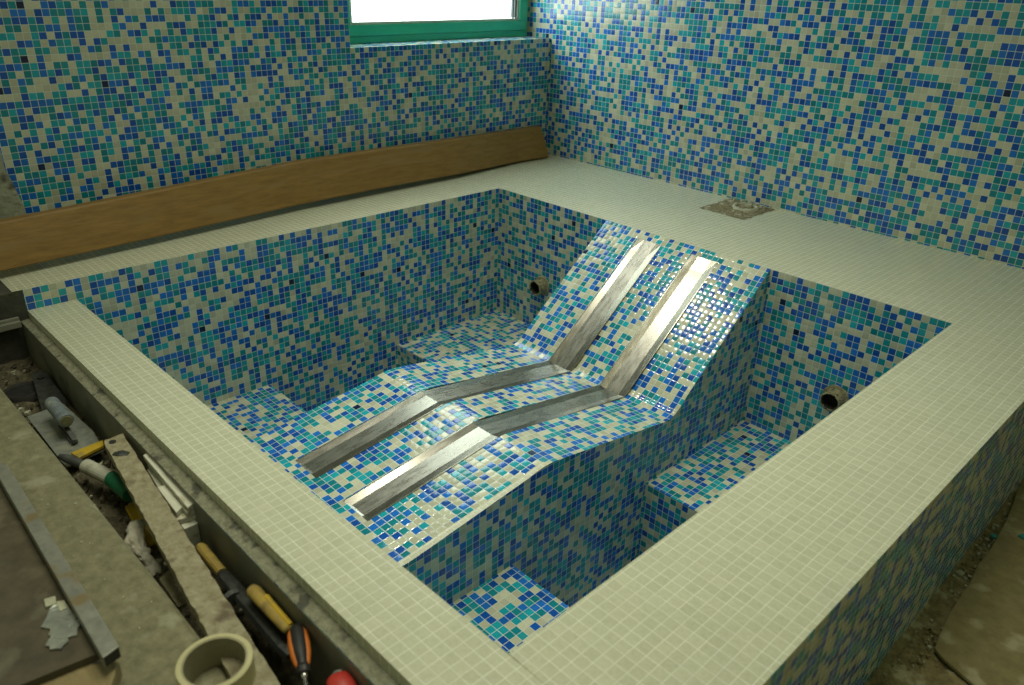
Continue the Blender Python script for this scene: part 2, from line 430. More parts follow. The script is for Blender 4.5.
# rough end of the gutter under the ledge
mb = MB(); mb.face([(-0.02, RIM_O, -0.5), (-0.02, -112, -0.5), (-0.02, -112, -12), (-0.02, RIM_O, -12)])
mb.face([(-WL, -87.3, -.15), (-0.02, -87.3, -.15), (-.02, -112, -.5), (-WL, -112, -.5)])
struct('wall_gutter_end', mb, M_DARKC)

# ------------------------------------------------------------------ window
win = bpy.data.objects.new('window_1', None); COL.objects.link(win); win.location = W3((-24, 5, SILL)); ORG['window_1'] = W3((-24, 5, SILL)); win['kind'] = 'structure'
def ring(mb, x0, x1, yo0, yo1, zo0, zo1, w, wb):
    mb.box((x0, yo0, zo0), (x1, yo1, zo0+wb)); mb.box((x0, yo0, zo1-w), (x1, yo1, zo1))
    mb.box((x0, yo0, zo0+wb), (x1, yo0+w, zo1-w)); mb.box((x0, yo1-w, zo0+wb), (x1, yo1, zo1-w))
mb = MB(); ring(mb, -26, -24.2, -23.5, HL-1.0, SILL, 78, 2.6, 1.3); link('outer_frame', mb, M_GREEN, win, bevel=.12)
mb = MB(); ring(mb, -25.9, -23.8, -19.9, 30.2, SILL+1.35, 77, 2.5, 2.0); link('sash', mb, M_GREEN, win, bevel=.25)
mb = MB(); ring(mb, -25.5, -24.1, -17.4, 27.7, SILL+3.35, 74.5, .55, .55); link('glazing_bead', mb, M_BEAD, win, bevel=.1)
mb = MB(); mb.box((-25.4, 25.9, SILL+3.95), (-24.4, 26.3, 73.9)); mb.box((-25.4, 26.75, SILL+3.95), (-24.4, 27.1, 73.9)); link('gasket', mb, M_GASKET, win)
mb = MB(); mb.box((-25.3, -16.9, SILL+3.9), (-25.0, 27.15, 73.95)); link('glass_pane', mb, M_PANE, win)

# ------------------------------------------------------------------ the pool
pool = thing('whirlpool_basin', (Wd/2, -Ln/2, DEEP), 'sunken rectangular whirlpool basin lined with blue green mosaic under ivory tiled edges', 'pool')
def P4(a, b, c, d, uvs=None): mb.face([a, b, c, d], uvs)
# ledges: one continuous ivory rim on the head, left and right sides
mb = MB()
P4((-WL, 0, 0), (XO, 0, 0), (XO, HL, 0), (-WL, HL, 0))
P4((-WL, -87.3, 0), (0, -87.3, 0), (0, 0, 0), (-WL, 0, 0))
P4((Wd, -Ln, -.3), (XO, -Ln, -.3), (XO, 0, 0), (Wd, 0, 0))
P4((-WL, -87.3, -1.2), (0, -87.3, -1.2), (0, -87.3, 0), (-WL, -87.3, 0))
link('rim_deck', mb, M_WHITE, pool)
mb = MB()
n = 12
for i in range(n):
    x0, x1 = XO*i/n, XO*(i+1)/n
    z0, z1 = (rimz(x0), rimz(x1))
    P4((x0, RIM_O, z0), (x1, RIM_O, z1), (x1, -Ln, z1), (x0, -Ln, z0))
    P4((x0, RIM_O, z0-1.1), (x1, RIM_O, z1-1.1), (x1, RIM_O, z1), (x0, RIM_O, z0))
lowrim = link('overflow_rim', mb, M_WHITE, pool)
lowrim['label'] = 'low ivory tiled rim along the gutter'
# mortar lip and steel face of the gutter
mb = MB(); rows = []
rr = random.Random(11)
for i in range(81):
    X = XO*i/80; z = rimz(X)-1.1
    rows.append([(X, RIM_O, z), (X, RIM_O-.35, z+rr.uniform(-.05, .05)), (X, RIM_O-.75, z-.1+rr.uniform(-.06, .06)), (X, RIM_O-1.12+rr.uniform(-.02, .02), z-.15)])
mb.grid(rows); link('mortar_lip', mb, M_LIP, pool)
mb = MB()
P4((0, RIM_O-1.1, -12), (XO, RIM_O-1.1, -12), (XO, RIM_O-1.1, -1.5), (0, RIM_O-1.1, -4.2)); link('gutter_face', mb, M_GUTWALL, pool)
# inner walls
def wallpart(name, a, b, c, d): 
    global mb
    mb = MB(); P4(a, b, c, d); return link(name, mb, M_MOS, pool)
wallpart('basin_wall', (0, RIM_O+.0, DEEP), (0, 0, DEEP), (0, 0, 0), (0, RIM_O, 0))
wallpart('basin_wall', (0, 0, DEEP), (Wd, 0, DEEP), (Wd, 0, 0), (0, 0, 0))
mb = MB(); mb.face([(Wd, 0, DEEP), (Wd, -Ln, DEEP), (Wd, -Ln, -.3), (Wd, 0, 0)]); link('basin_wall', mb, M_MOS, pool)
mb = MB(); mb.face([(Wd, -Ln, DEEP), (0, -Ln, DEEP), (0, -Ln, -3), (Wd, -Ln, -.3)]); link('basin_wall', mb, M_MOS, pool)
mb = MB(); P4((0, -Ln, DEEP), (Wd, -Ln, DEEP), (Wd, 0, DEEP), (0, 0, DEEP)); link('basin_floor', mb, M_MOS, pool)
mb = MB(); P4((XO, -110, -20.5), (XO, HL, -20.5), (XO, HL, 0), (XO, -110, 0)); 
outer = link('outer_wall', mb, M_MOS, pool)
HB, FB = -26.5, -53.5
def seat(x0, x1, y0, y1, z, lab):
    mb = MB(); mb.box((x0, y0, DEEP), (x1, y1, z), 'b'); o = link('corner_seat', mb, M_MOS, pool); o['label'] = lab
seat(0, XL, HB, 0, ZB, 'tiled seat in the far corner of the basin')
seat(XR, Wd, HB, 0, ZB, 'tiled seat right of the lounger back')
seat(0, XL, -Ln, FB, ZF, 'tiled step left of the lounger foot')
seat(XR, Wd, -Ln, FB, ZF, 'tiled step right of the lounger foot')

# ------------------------------------------------------------------ the lounger
PY = [-80, -69, -66, -51.5, -50, -48.5, -47, -45.5, -27, -25, -23.5, -22.3, -21.2, -20, -18.5, 0]
PZ = [-16.5, -16.45, -16.1, -14.2, -13.9, -13.72, -13.75, -13.98, -17.0, -17.35, -17.6, -17.65, -17.3, -16.45, -15.0, 0.0]
def prof(y):
    for i in range(len(PY)-1):
        if y <= PY[i+1]:
            t = (y-PY[i])/(PY[i+1]-PY[i]); return PZ[i]+t*(PZ[i+1]-PZ[i])
    return PZ[-1]
lng = thing('tiled_lounger', ((XL+XR)/2, -40, DEEP), 'wavy mosaic tiled lounger with steel channels in the middle of the pool', 'lounger')
TRX = [(36.4, 41.3), (47.3, 52.2)]
TY0, TY1 = -68.4, -1.2
arc = [0.0]
yy = sorted(set(PY + [TY0, TY1] + [y for y in range(-79, 0)]))
for i in range(1, len(yy)):
    arc.append(arc[-1]+math.hypot(yy[i]-yy[i-1], prof(yy[i])-prof(yy[i-1])))
mb = MB()
xs = [XL, TRX[0][0], TRX[0][1], TRX[1][0], TRX[1][1], XR-.85, XR]
i0 = {}
for k in range(6):
    for i in range(len(yy)-1):
        if k in (1, 3) and yy[i] >= TY0-1e-6 and yy[i+1] <= TY1+1e-6: continue
        a, b = yy[i], yy[i+1]
        mb.face([(xs[k], a, prof(a)), (xs[k+1], a, prof(a)), (xs[k+1], b, prof(b)), (xs[k], b, prof(b))],
                [(xs[k], arc[i]), (xs[k+1], arc[i]), (xs[k+1], arc[i+1]), (xs[k], arc[i+1])], 1 if k == 5 and b < -47 else 0)
top = link('reclining_surface', mb, [M_MOS, M_WHITE], lng, smooth=True)
for X, flip in ((XL, True), (XR, False)):
    mb = MB()
    for i in range(len(yy)-1):
        a, b = yy[i], yy[i+1]
        q = [(X, a, DEEP), (X, b, DEEP), (X, b, prof(b)), (X, a, prof(a))]
        mb.face(q[::-1] if flip else q, [((p[1], p[2])) for p in (q[::-1] if flip else q)])
    link('side_panel', mb, M_MOS, lng)
SEG = [((-68.4, -16.38), (-48.5, -13.72)), ((-48.5, -13.72), (-22.3, -17.62)), ((-22.3, -17.62), (-1.2, -1.0))]
NAMES = ['foot channel', 'seat channel', 'back channel']
NODES = [SEG[0][0], SEG[0][1], SEG[1][1], SEG[2][1]]
def seg_n(i):
    d = Vector((0, NODES[i+1][0]-NODES[i][0], NODES[i+1][1]-NODES[i][1])).normalized(); return Vector((0, -d.z, d.y))
MIT = []
for i in range(4):
    n1 = seg_n(max(i-1, 0)); n2 = seg_n(min(i, 2)); MIT.append((n1+n2)/(1+n1.dot(n2)))
for x0, x1 in TRX:
    w = 1.2; dp = 0.13; lf = 0.05
    cs = [(x0-.06, lf-.3), (x0-.04, lf), (x0+.1, lf), (x0+w, -dp), (x1-w, -dp), (x1-.1, lf), (x1+.04, lf), (x1+.06, lf-.3)]
    for si in range(3):
        rows = [[Vector((cx, NODES[j][0], NODES[j][1])) + MIT[j]*cz for cx, cz in cs] for j in (si, si+1)]
        ln = (rows[1][0]-rows[0][0]).length
        if si == 0:
            mid = [p_.copy() for p_ in rows[0]]; dv = (rows[1][0]-rows[0][0]).normalized()
            rows.insert(1, [p_+dv*.35 for p_ in mid]); rows[0] = [Vector((cx, NODES[0][0], NODES[0][1]))+MIT[0]*max(cz, -.05 if 1 < k < 6 else cz) for k, (cx, cz) in enumerate(cs)]
        if si == 2:
            mid = [p_.copy() for p_ in rows[-1]]; dv = (rows[-1][0]-rows[-2][0]).normalized()
            rows.insert(len(rows)-1, [p_-dv*2.6 for p_ in mid]); rows[-1] = [Vector((cx, NODES[3][0], NODES[3][1]))+MIT[3]*max(cz, .0 if 1 < k < 6 else cz) for k, (cx, cz) in enumerate(cs)]
        mb = MB()
        for r_ in range(len(rows)-1):
            v0 = (rows[r_][0]-rows[0][0]).length+si*40; v1 = (rows[r_+1][0]-rows[0][0]).length+si*40
            for k in range(len(cs)-1):
                mb.face([rows[r_][k], rows[r_][k+1], rows[r_+1][k+1], rows[r_+1][k]], [(cs[k][0], v0), (cs[k+1][0], v0), (cs[k+1][0], v1), (cs[k][0], v1)], 0 if k == 3 else 1)
        o = link('steel_channel', mb, [M_STEEL, M_STEELD], lng)
        o['label'] = ('stainless steel %s, %s strip' % (NAMES[si], 'left' if x0 < 40 else 'right'))

# ------------------------------------------------------------------ pipes on the head wall of the basin
def pipe(X, Z, label, out):
    t = thing('pipe_stub', (X, 0, Z), label, 'pipe', 'pipe stubs in the basin wall')
    rr = random.Random(int(X))
    mb = MB(); pr = []
    h = 0.0
    pr.append((2.0, .01)); pr.append((1.95, .25)); pr.append((1.5, .35))
    k = 0
    h = .5
    while h < out:
        pr += [(1.32, h), (1.5, h+.12), (1.5, h+.26), (1.32, h+.38)]; h += .44
    pr += [(1.5, out), (1.5, out+.12), (1.32, out+.14), (1.3, out-.1)]
    mb.lathe((X, 0, Z), (0, -1, 0), pr, 28)
    for i in range(len(mb.v)): mb.v[i] = mb.v[i] + Vector((rr.uniform(-.07, .07), rr.uniform(-.03, .03), rr.uniform(-.07, .07)))
    link('threaded_tube', mb, M_PIPE, t, smooth=False)
    mb = MB(); mb.lathe((X, 0, Z), (0, -1, 0), [(1.3, out+.1), (1.25, 0.3), (0.0, .3)], 24); link('bore', mb, M_HOLE, t)
pipe(13.3, -17.1, 'cement-crusted threaded pipe stub on the wall left of the lounger back', 2.2)
pipe(74.5, -16.4, 'threaded pipe stub on the wall right of the lounger back', 1.9)

# ------------------------------------------------------------------ untiled square hole in the ledge
dr = thing('drain_recess', (39.5, 26, 0), 'rough square patch of broken mortar left in the ivory ledge by the wall', 'drain')
mb = MB(); rows = []
rr = random.Random(21)
nn = 18
for i in range(nn+1):
    r = []
    for j in range(nn+1):
        X = 34.2 + 9.8*i/nn; Y = 20.2 + 11.0*j/nn
        e = min(i, j, nn-i, nn-j)
        h = 0.06 if e == 0 else rr.uniform(.03, .34) + .25*math.exp(-((i-9)**2+(j-11)**2)/22)
        if e == 0: X += rr.uniform(-.3, .3); Y += rr.uniform(-.3, .3)
        r.append((X, Y, h))
    rows.append(r)
mb.grid(rows); link('mortar_bed', mb, M_MORTAR, dr, smooth=True)
mb = MB(); mb.lathe((40.2, 26.6, .15), (0, 0, 1), [(2.6, 0), (2.4, .45), (1.9, .5), (1.8, .1)], 22, (1, 0, 0))
mb.v = wobble(mb.v, .12, 4); link('pipe_collar', mb, M_CRUMB, dr, smooth=True)
mb = MB()
for i in range(16):
    X, Y = rr.uniform(36, 43.6), rr.uniform(27.5, 30.8)
    s_ = rr.uniform(.25, .6); q = [Vector((X+s_*math.cos(a)*rr.uniform(.6, 1), Y+s_*math.sin(a), (.5+rr.uniform(0, .3)))) for a in (0, 1.2, 2.5, 3.8, 5)]
    mb.prism(q, (0, 0, -.65))
link('mortar_lump', mb, M_CRUMB, dr)

# ------------------------------------------------------------------ plank against the left wall
st = []   # (bottom point, top point)
pk = [((-40, 280.5), (-40, 232), 1.2), ((0, 272), (0, 223), 1.2), ((150, 239), (150, 192.5), 1.2), ((300, 205), (300, 162), 1.2), ((379, 189), (379, 150), 1.2), ((458, 174.6), (458, 139), .9), ((519, 162), (519, 130), .4), ((549, 157.3), (541, 126.5), .3)]
for (bu, bv), (tu, tv), z in pk:
    b = at(bu, bv, z); t = atx(tu, tv, b.x-2.2); st.append((b, t))
mb = MB(); rows = []
for i, (b, t) in enumerate(st):
    back = Vector((-1.9, 0.25, -.15)); e = (t-b)*0.03
    hi = t + Vector((-.15, 0, .05)); lo = b + Vector((-.3, 0, -.05))
    rows.append([b+e, b+(t-b)*.5+Vector((.12, 0, 0)), t-e, hi, hi+back, t-e+back*1.15, b+e+back*1.15, lo+back, lo])
mb.grid(rows, True); mb.cap(rows[0], True); mb.cap(rows[-1])
pl = link('wooden_plank', mb, M_PLANK, smooth=False)
tag(pl, 'long brown wooden plank leaning on edge against the left mosaic wall', 'plank')

# ------------------------------------------------------------------ gutter end bar
mb = MB(); mb.obox((.7, RIM_O-1.3, -4.6), (.9, -104, -4.6), 1.3, .9); mb.obox((.7, RIM_O-1.3, -3.75), (.8, -104, -3.75), .4, .5)
tag(link('steel_bar', mb, M_GUTWALL, bevel=.1), 'rusty steel bar across the far end of the gutter', 'bar')

# ------------------------------------------------------------------ things lying in the gutter
GF = -9.3
# drain opening
c = at(23, 389, GF+.55)
t = thing('drain_pipe', (c.x, c.y, GF), 'black round drain opening in the gutter floor left of the perforated steel bar', 'drain')
mb = MB(); mb.lathe((c.x, c.y, GF), (0, 0, 1), [(2.15, -.6), (2.15, .5), (1.95, .55), (1.9, -.3)], 28, (1, 0, 0)); link('collar', mb, M_HOLE, t, smooth=True)
mb = MB(); mb.lathe((c.x, c.y, GF), (0, 0, 1), [(1.95, .2), (0, .1)], 28, (1, 0, 0)); link('bore', mb, M_BLACK, t)  # black disc paints the shade inside the drain

def strip(name, px, thick, mat, label, cat, bevel=.08, **kw):
    """flat bar from its corner points (photo position, height)"""
    top = [at(u, v, z) for u, v, z in px]
    mb = MB(); mb.prism(top, (0, 0, -thick))
    o = link(name, mb, mat, bevel=bevel, weld='closed', **kw); tag(o, label, cat); return o

# perforated dark bar
t = thing('perforated_bar', tuple(at(47, 388, GF+.3)), 'dark flat steel bar with a hole at its end lying beside the gutter wall', 'bar')
mb = MB(); mb.prism([at(31, 373, GF+1.4), at(44.5, 369.5, GF+1.4), at(66, 399, GF+.9), at(67, 407, GF+.9), at(42, 412, GF+.9)], (0, 0, -.35)); link('blade', mb, M_DSTEEL, t, bevel=.06, weld='closed')
c = at(40.5, 377, GF+1.45); mb = MB(); mb.lathe(c, (0, 0, 1), [(.42, -.2), (.42, .03), (.0, .03)], 16, (1, 0, 0)); link('hole', mb, M_BLACK, t)  # black disc laid on the blade for the shade in its hole

# plastering trowel
z = GF+1.6
t = thing('plastering_trowel', tuple(at(62, 428, z)), 'cement-stained steel plastering trowel with a thick blue grey roll grip', 'trowel')
mb = MB(); mb.prism([at(27, 416.5, z), at(63, 403.5, z), at(93, 431, z), at(104, 450, z-.3), at(66, 467, z-.3)], (0, 0, -.12)); link('blade', mb, M_TROWEL, t, weld='closed')
a, b = at(50.5, 401.5, z+2.2), at(66.5, 421, z+2.2); d = (b-a).normalized()
mb = MB(); mb.tube([a, a+d*.12, a+d*.5, b-d*.2, b], [.35, .62, .78, .80, .72], 20, up=(0, 0, 1)); g_ = link('grip', mb, M_BLUEGRIP, t, smooth=False)
mb = MB(); mb.tube([b-d*.02, b+d*.06], [.62, .55], 18); link('grip_end', mb, M_GRIPEND, t)
mb = MB(); mb.obox(a+d*.6+Vector((0, 0, -.8)), b+d*1.6+Vector((0, 0, -1.9)), .5, .35); mb.obox(b+d*1.4+Vector((0, 0, -2.2)), b-d*3.2+Vector((0, 0, -2.2)), .7, .3); link('tang', mb, M_GSTEEL, t, bevel=.05)

# yellow folding rule going under the lath
strip('folding_rule', [(70.5, 452.5, GF+1.9), (103, 439.5, GF+1.9), (103.5, 445, GF+1.9), (78.5, 457.5, GF+1.9)], .4, M_YELLOW, 'yellow rule end sticking out from under the mortar-crusted lath beside the trowel', 'ruler')
strip('yellow_batten', [(124.5, 506, GF+.9), (135, 502.5, GF+.9), (155, 541, GF+.9), (145, 546, GF+.9)], .4, M_YELLOW, 'ochre yellow batten under the crumpled white cloth', 'batten')

# white and green sealant tube
t = thing('sealant_tube', tuple(at(95, 475, GF+.2)), 'dirty white plastic tube with a green end lying in the gutter under the lath', 'tube')
z = GF+2.3
A, B, Cc, D_ = at(60, 456, z), at(85, 465.5, z), at(111, 478, z), at(130, 495, z)
mb = MB(); mb.tube([B, B+(Cc-B)*.04, Cc], [.58, .74, .74], 18); link('body', mb, M_WHITEP, t)
mb = MB(); mb.tube([Cc, Cc+(D_-Cc)*.1, D_], [.7, .78, .74], 18); link('cap', mb, M_GREENP, t)
mb = MB(); mb.tube([A, A+(B-A)*.25, A+(B-A)*.6, B], [.25, .45, .5, .44], 14); link('nozzle', mb, M_GSTEEL, t)

# mortar-crusted lath
zl = lambda s_: GF+5.6 + s_*.5
t = thing('wooden_lath', tuple(at(150, 520, GF+2.4)), 'long mortar-crusted wooden lath with a hole lying diagonally over the gutter', 'lath')
rows = []; rr = random.Random(31)
LA, LB = at(103, 441, zl(0)), at(122.5, 433, zl(0)); LC, LD = at(262.5, 735, zl(1)), at(310, 732, zl(1))
for q in range(61):
    f = q/60; a, b = LA.lerp(LC, f), LB.lerp(LD, f)
    jit = lambda s_: Vector((rr.uniform(-s_, s_), rr.uniform(-s_, s_), rr.uniform(-s_, s_)*.6))
    if q == 0: a = a.lerp(b, .1)
    rows.append([a+jit(.06), a*.67+b*.33+jit(.07), a*.33+b*.67+jit(.07), b+jit(.06), b+Vector((0, 0, -.95)), a+Vector((0, 0, -.95))])
mb = MB(); mb.grid(rows, True); mb.cap(rows[0], True); mb.cap(rows[-1]); link('board', mb, M_LATH, t)
c = at(112.5, 441.5, zl(.02)+.1); mb = MB(); mb.lathe(c, (0, 0, 1), [(.33, -.25), (.33, .02), (0, .02)], 16, (1, 0, 0)); link('hole', mb, M_BLACK, t)  # hole is a black disc on the board, its shade painted
c = at(121, 453, zl(.07)+.1); mb = MB(); mb.tube([c+Vector((-.5, -.55, -.08)), c, c+Vector((.5, .55, -.08))], [.3, .5, .3], 14, flat=(1, .2)); link('dent_shade', mb, M_DSTEEL, t)  # dark oval on the board, painted shade of a shallow dent

# white trim strips
def trim(px, label, th=.55):
    top = [at(u, v, z) for u, v, z in px]
    mb = MB(); mb.prism(top, (0, 0, -th)); o = link('trim_strip', mb, M_TRIM, bevel=.07, weld='closed'); tag(o, label, 'trim', 'white trim strips beside the lath')
zt = GF+6.0
trim([(143, 455, zt), (150, 451, zt), (198, 500, zt), (187.5, 507.5, zt)], 'upper white trim strip nearest the gutter wall in the bundle by the lath')
trim([(157, 487, zt-.62), (167, 484, zt-.62), (184, 505, zt-.62), (176, 512.5, zt-.62)], 'short white trim strip lying against the lath')
trim([(147, 463, zt-.62), (154, 459, zt-.62), (198.5, 507, zt-.62), (187, 513, zt-.62)], 'white trim strip second from the top of the bundle by the gutter wall')
trim([(147, 469, zt-1.24), (158, 466, zt-1.24), (199, 514, zt-1.24), (177, 520, zt-1.24)], 'grimy trim strip third from the top of the bundle', .5)
trim([(150, 478, zt-1.8), (160, 474, zt-1.8), (198, 523, zt-1.8), (184, 529, zt-1.8)], 'grimy trim strip at the bottom of the bundle', 3.6)

# crumpled cloth
pts = [(139, 522, 2.0, .35), (136, 525, 2.1, .7), (137, 531, 2.2, .8), (135, 537, 2.3, .62), (133, 541, 2.3, .95), (137, 546, 2.1, .75), (141, 550, 2.0, .5), (144, 553, 1.9, .66), (147, 558, 1.7, .48), (150, 562, 1.5, .6), (153, 568, 1.2, .5), (156, 575, .9, .3)]
mb = MB(); mb.tube([at(u, v, GF+h) for u, v, h, r in pts], [p_[3] for p_ in pts], 18, flat=(1, .7))
mb.v = wobble(mb.v, .13, 6)
o = link('crumpled_cloth', mb, M_RAG, smooth=True); s_ = o.modifiers.new('Subsurf', 'SUBSURF'); s_.levels = 2; s_.render_levels = 2
tx = bpy.data.textures.new('cloth_folds', 'CLOUDS'); tx.noise_scale = 0.013; tx.noise_depth = 2
s_ = o.modifiers.new('Folds', 'DISPLACE'); s_.texture = tx; s_.strength = 0.016; s_.mid_level = 0.5
tag(o, 'crumpled soiled white cloth between the walkway edge and the lath', 'cloth')
# pale shard near it
strip('stone_shard', [(159, 579, GF+1.6), (168, 570, GF+1.8), (186, 603, GF+2.4), (178, 607, GF+2.4)], .4, M_LATH, 'thin pale stone shard between walkway edge and lath below the cloth', 'shard', bevel=.03)

# long dark chisel with wooden end
t = thing('crowbar', tuple(at(240, 590, GF+.3)), 'long dark steel bar with a worn brown end lying along the gutter', 'bar')
a, b, c = at(200, 546, GF+3.6), at(222, 573, GF+3.6), at(292, 655, GF+3.6)
mb = MB(); mb.tube([a, a+(b-a)*.1, b], [.35, .48, .44], 12); link('grip', mb, M_YWOOD, t)
mb = MB(); mb.tube([b, b+(c-b)*.05, b+(c-b)*.5, b+(c-b)*.9, c], [.42, .58, .66, .7, .46], 8, flat=(1, .7)); link('shaft', mb, M_DSTEEL, t)
d = (c-b).normalized(); e = at(232.5, 598, GF+3.6)
mb = MB(); mb.tube([e-d*.25, e+d*.25], [.8, .8], 14, flat=(1, .8)); link('ring', mb, M_GSTEEL, t)

# yellow handled tool
t = thing('yellow_handled_file', tuple(at(270, 610, GF+.2)), 'tool with a worn yellow wooden handle lying against the gutter wall', 'file')
a, b = at(251, 588, GF+5.2), at(289, 630, GF+5.2); d = (b-a)
mb = MB(); mb.tube([a, a+d*.02, a+d*.08, a+d*.5, a+d*.95, b], [.22, .45, .58, .54, .47, .38], 14, flat=(1, .8)); link('handle', mb, M_YWOOD, t, smooth=True)
mb = MB(); mb.tube([a+d*.3+Vector((.2, .25, .25)), a+d*.95+Vector((.2, .2, .2))], [.3, .26], 10); link('paint_stripe', mb, M_YELLOW, t)
mb = MB(); mb.tube([a+d*.01, a+d*.03], [.25, .46], 12); link('pommel', mb, M_WHITEP, t)

# screwdriver
t = thing('screwdriver', tuple(at(300, 655, GF+.5)), 'screwdriver with a black and orange grip pointing out of the gutter at the bottom', 'screwdriver')
a, b = at(296, 626, GF+5.8), at(303, 668, GF+5.8); d = b-a; dn = d.normalized(); sd = dn.cross(Vector((0, 0, 1))).normalized()
rad = [.25, .58, .7, .72, .66, .52, .46]; ff = [0, .06, .2, .45, .7, .9, 1.0]
mb = MB(); mb.tube([a+d*f for f in ff], rad, 18, flat=(.8, .8)); link('grip', mb, M_BLACK, t, smooth=True)
for s_ in (-1, 1):
    mb = MB(); mb.tube([a+d*f+sd*s_*r*.62 for f, r in zip(ff[1:], rad[1:])], [.13, .28, .33, .31, .24, .13], 12); link('grip_inlay', mb, M_ORANGE, t, smooth=True)
mb = MB(); mb.tube([b-dn*.05, b+dn*.2, b+dn*.55], [.47, .54, .42], 16); link('collar', mb, M_BLACK, t)
mb = MB(); mb.tube([b+dn*.5, b+dn*4.5], [.15, .15], 12); mb.tube([b+dn*.45, b+dn*.9], [.25, .22], 12); link('shaft', mb, M_CHROME, t, smooth=True)

# red handle
t = thing('red_tool_handle', tuple(at(338, 686, GF+.4)), 'red plastic tool handle with a grey crusted tip at the bottom edge of the gutter', 'tool')
a, b = at(337, 676, GF+6.0), at(348, 705, GF+5.8); d = b-a
mb = MB(); mb.tube([a, a+d*.08, a+d*.4, b], [.5, .8, 1.0, 1.0], 16, flat=(1, .8)); link('grip', mb, M_RED, t, smooth=True)
mb = MB(); mb.tube([a-d*.08, a+d*.02, a+d*.06], [.3, .55, .6], 12); mb.v = wobble(mb.v, .1, 3); link('tip', mb, M_TROWEL, t)

# rubble in the gutter
mb = MB(); rr = random.Random(17)
for i in range(420):
    X = rr.uniform(2, 82); Y = rr.uniform(-93.2, -87.6); s_ = rr.choice([.12, .18, .25, .4])
    z = -9.5
    if abs(X-9.5) < 3.2: continue
    q = [Vector((X+s_*math.cos(a+.3)*rr.uniform(.6, 1.2), Y+s_*math.sin(a)*rr.uniform(.6, 1.2), z+s_*rr.uniform(.7, 1.5))) for a in (0, 1.3, 2.5, 3.7, 5)]
    mb.prism(q, (0, 0, -s_*1.3))
o = link('rubble', mb, [M_RUBBLE, M_CRUMB], weld=False); tag(o, 'loose mortar rubble scattered along the gutter floor', 'rubble', kind='stuff')
for i, p in enumerate(o.data.polygons): p.material_index = 1 if (i//7) % 4 == 0 else 0

# ------------------------------------------------------------------ on the walkway
SZ = -4.0
# lumber under the board
zb_ = SZ+1.35
mb = MB(); mb.obox(at(118, 690, SZ), at(40, 700, SZ), 2.6, 1.3); tag(link('lumber_block', mb, M_BLOCK, bevel=.08), 'raw wood offcut under the front edge of the dark plywood board', 'wood')
pz = SZ+1.95
strip('plywood_board', [(-4, 470, pz), (103, 651, pz), (18, 686, pz), (-120, 745, pz), (-200, 560, pz)], .62, M_PLY, 'dark stained plywood board lying on the walkway at lower left', 'board', bevel=.05)
# screed bar on the board
t = thing('screed_bar', tuple(at(60, 560, pz)), 'dull aluminium straightedge bar lying along the edge of the plywood board', 'bar')
a0, a1, b1, b0 = at(-14, 455, pz+1.0), at(7, 464, pz+1.0), at(119, 646, pz+1.0), at(102.5, 658, pz+1.0)
mb = MB(); q = [a0, a1, b1, b0]; mb.hexa([p_+Vector((0, 0, -.98)) for p_ in q], q); link('hollow_section', mb, M_ALU, t, bevel=.06, weld='closed')
dd = (b1-a1).normalized()
e = [b0*.93+b1*.07, b0*.07+b1*.93]
mb = MB(); q = [e[0]+Vector((0, 0, -.88))+dd*.02, e[1]+Vector((0, 0, -.88))+dd*.02, e[1]+Vector((0, 0, -.1))+dd*.02, e[0]+Vector((0, 0, -.1))+dd*.02]; mb.face(q); link('open_end', mb, M_BLACK, t)  # flat black face paints the shade inside the hollow bar
# plaster splash
mb = MB(); rr = random.Random(41); c = at(60, 622, pz)
for dx, dy, r in ((0, 0, 1.0), (1.0, .1, .9), (-.9, .4, .7), (1.7, -.7, .65)):
    ring_ = []
    for k in range(14):
        a = 2*math.pi*k/14; ring_.append(c+Vector((dx*1.1+math.cos(a)*r*1.3*rr.uniform(.7, 1.2), dy+math.sin(a)*r*rr.uniform(.7, 1.2), .1+rr.uniform(0, .08))))
    mb.prism(ring_, (0, 0, -.1))
tag(link('plaster_splash', mb, M_TROWEL), 'pale grey plaster splash dried on the dark plywood board', 'plaster')
c = at(50.5, 600.5, pz+.25); mb = MB(); mb.prism([c+Vector((-.5, -.3, 0)), c+Vector((.4, -.45, 0)), c+Vector((.55, .2, 0)), c+Vector((-.3, .4, 0))], (0, 0, -.25)); tag(link('plaster_chip', mb, M_CRUMB, bevel=.05), 'small pale plaster chip on the plywood board beside the bar', 'chip')
c = at(62, 605, pz+.2); mb = MB(); mb.prism([c+Vector((-.7, -.2, 0)), c+Vector((.5, -.3, 0)), c+Vector((.5, .2, 0)), c+Vector((-.4, .3, 0))], (0, 0, -.2)); tag(link('plaster_chip', mb, M_CRUMB, bevel=.05), 'pale plaster chip touching the bar just above the splash', 'chip')
# masking tape
c = at(214.5, 661, SZ+2.5)
t = thing('masking_tape_roll', (c.x, c.y, SZ), 'cream masking tape roll standing flat on the walkway at the bottom', 'tape')
R1, R0 = 2.42, 1.95
mb = MB(); mb.lathe((c.x, c.y, SZ), (0, 0, 1), [(R0+.12, .02), (R1, .02), (R1, 2.45), (R1-.05, 2.5), (R0+.12, 2.5), (R0+.12, .02)], 48, (1, 0, 0)); link('tape', mb, M_TAPE, t)
mb = MB(); mb.lathe((c.x, c.y, SZ), (0, 0, 1), [(R0, .02), (R0+.12, .02), (R0+.12, 2.47), (R0, 2.47), (R0, .02)], 48, (1, 0, 0)); link('core', mb, M_CARD, t, smooth=False)
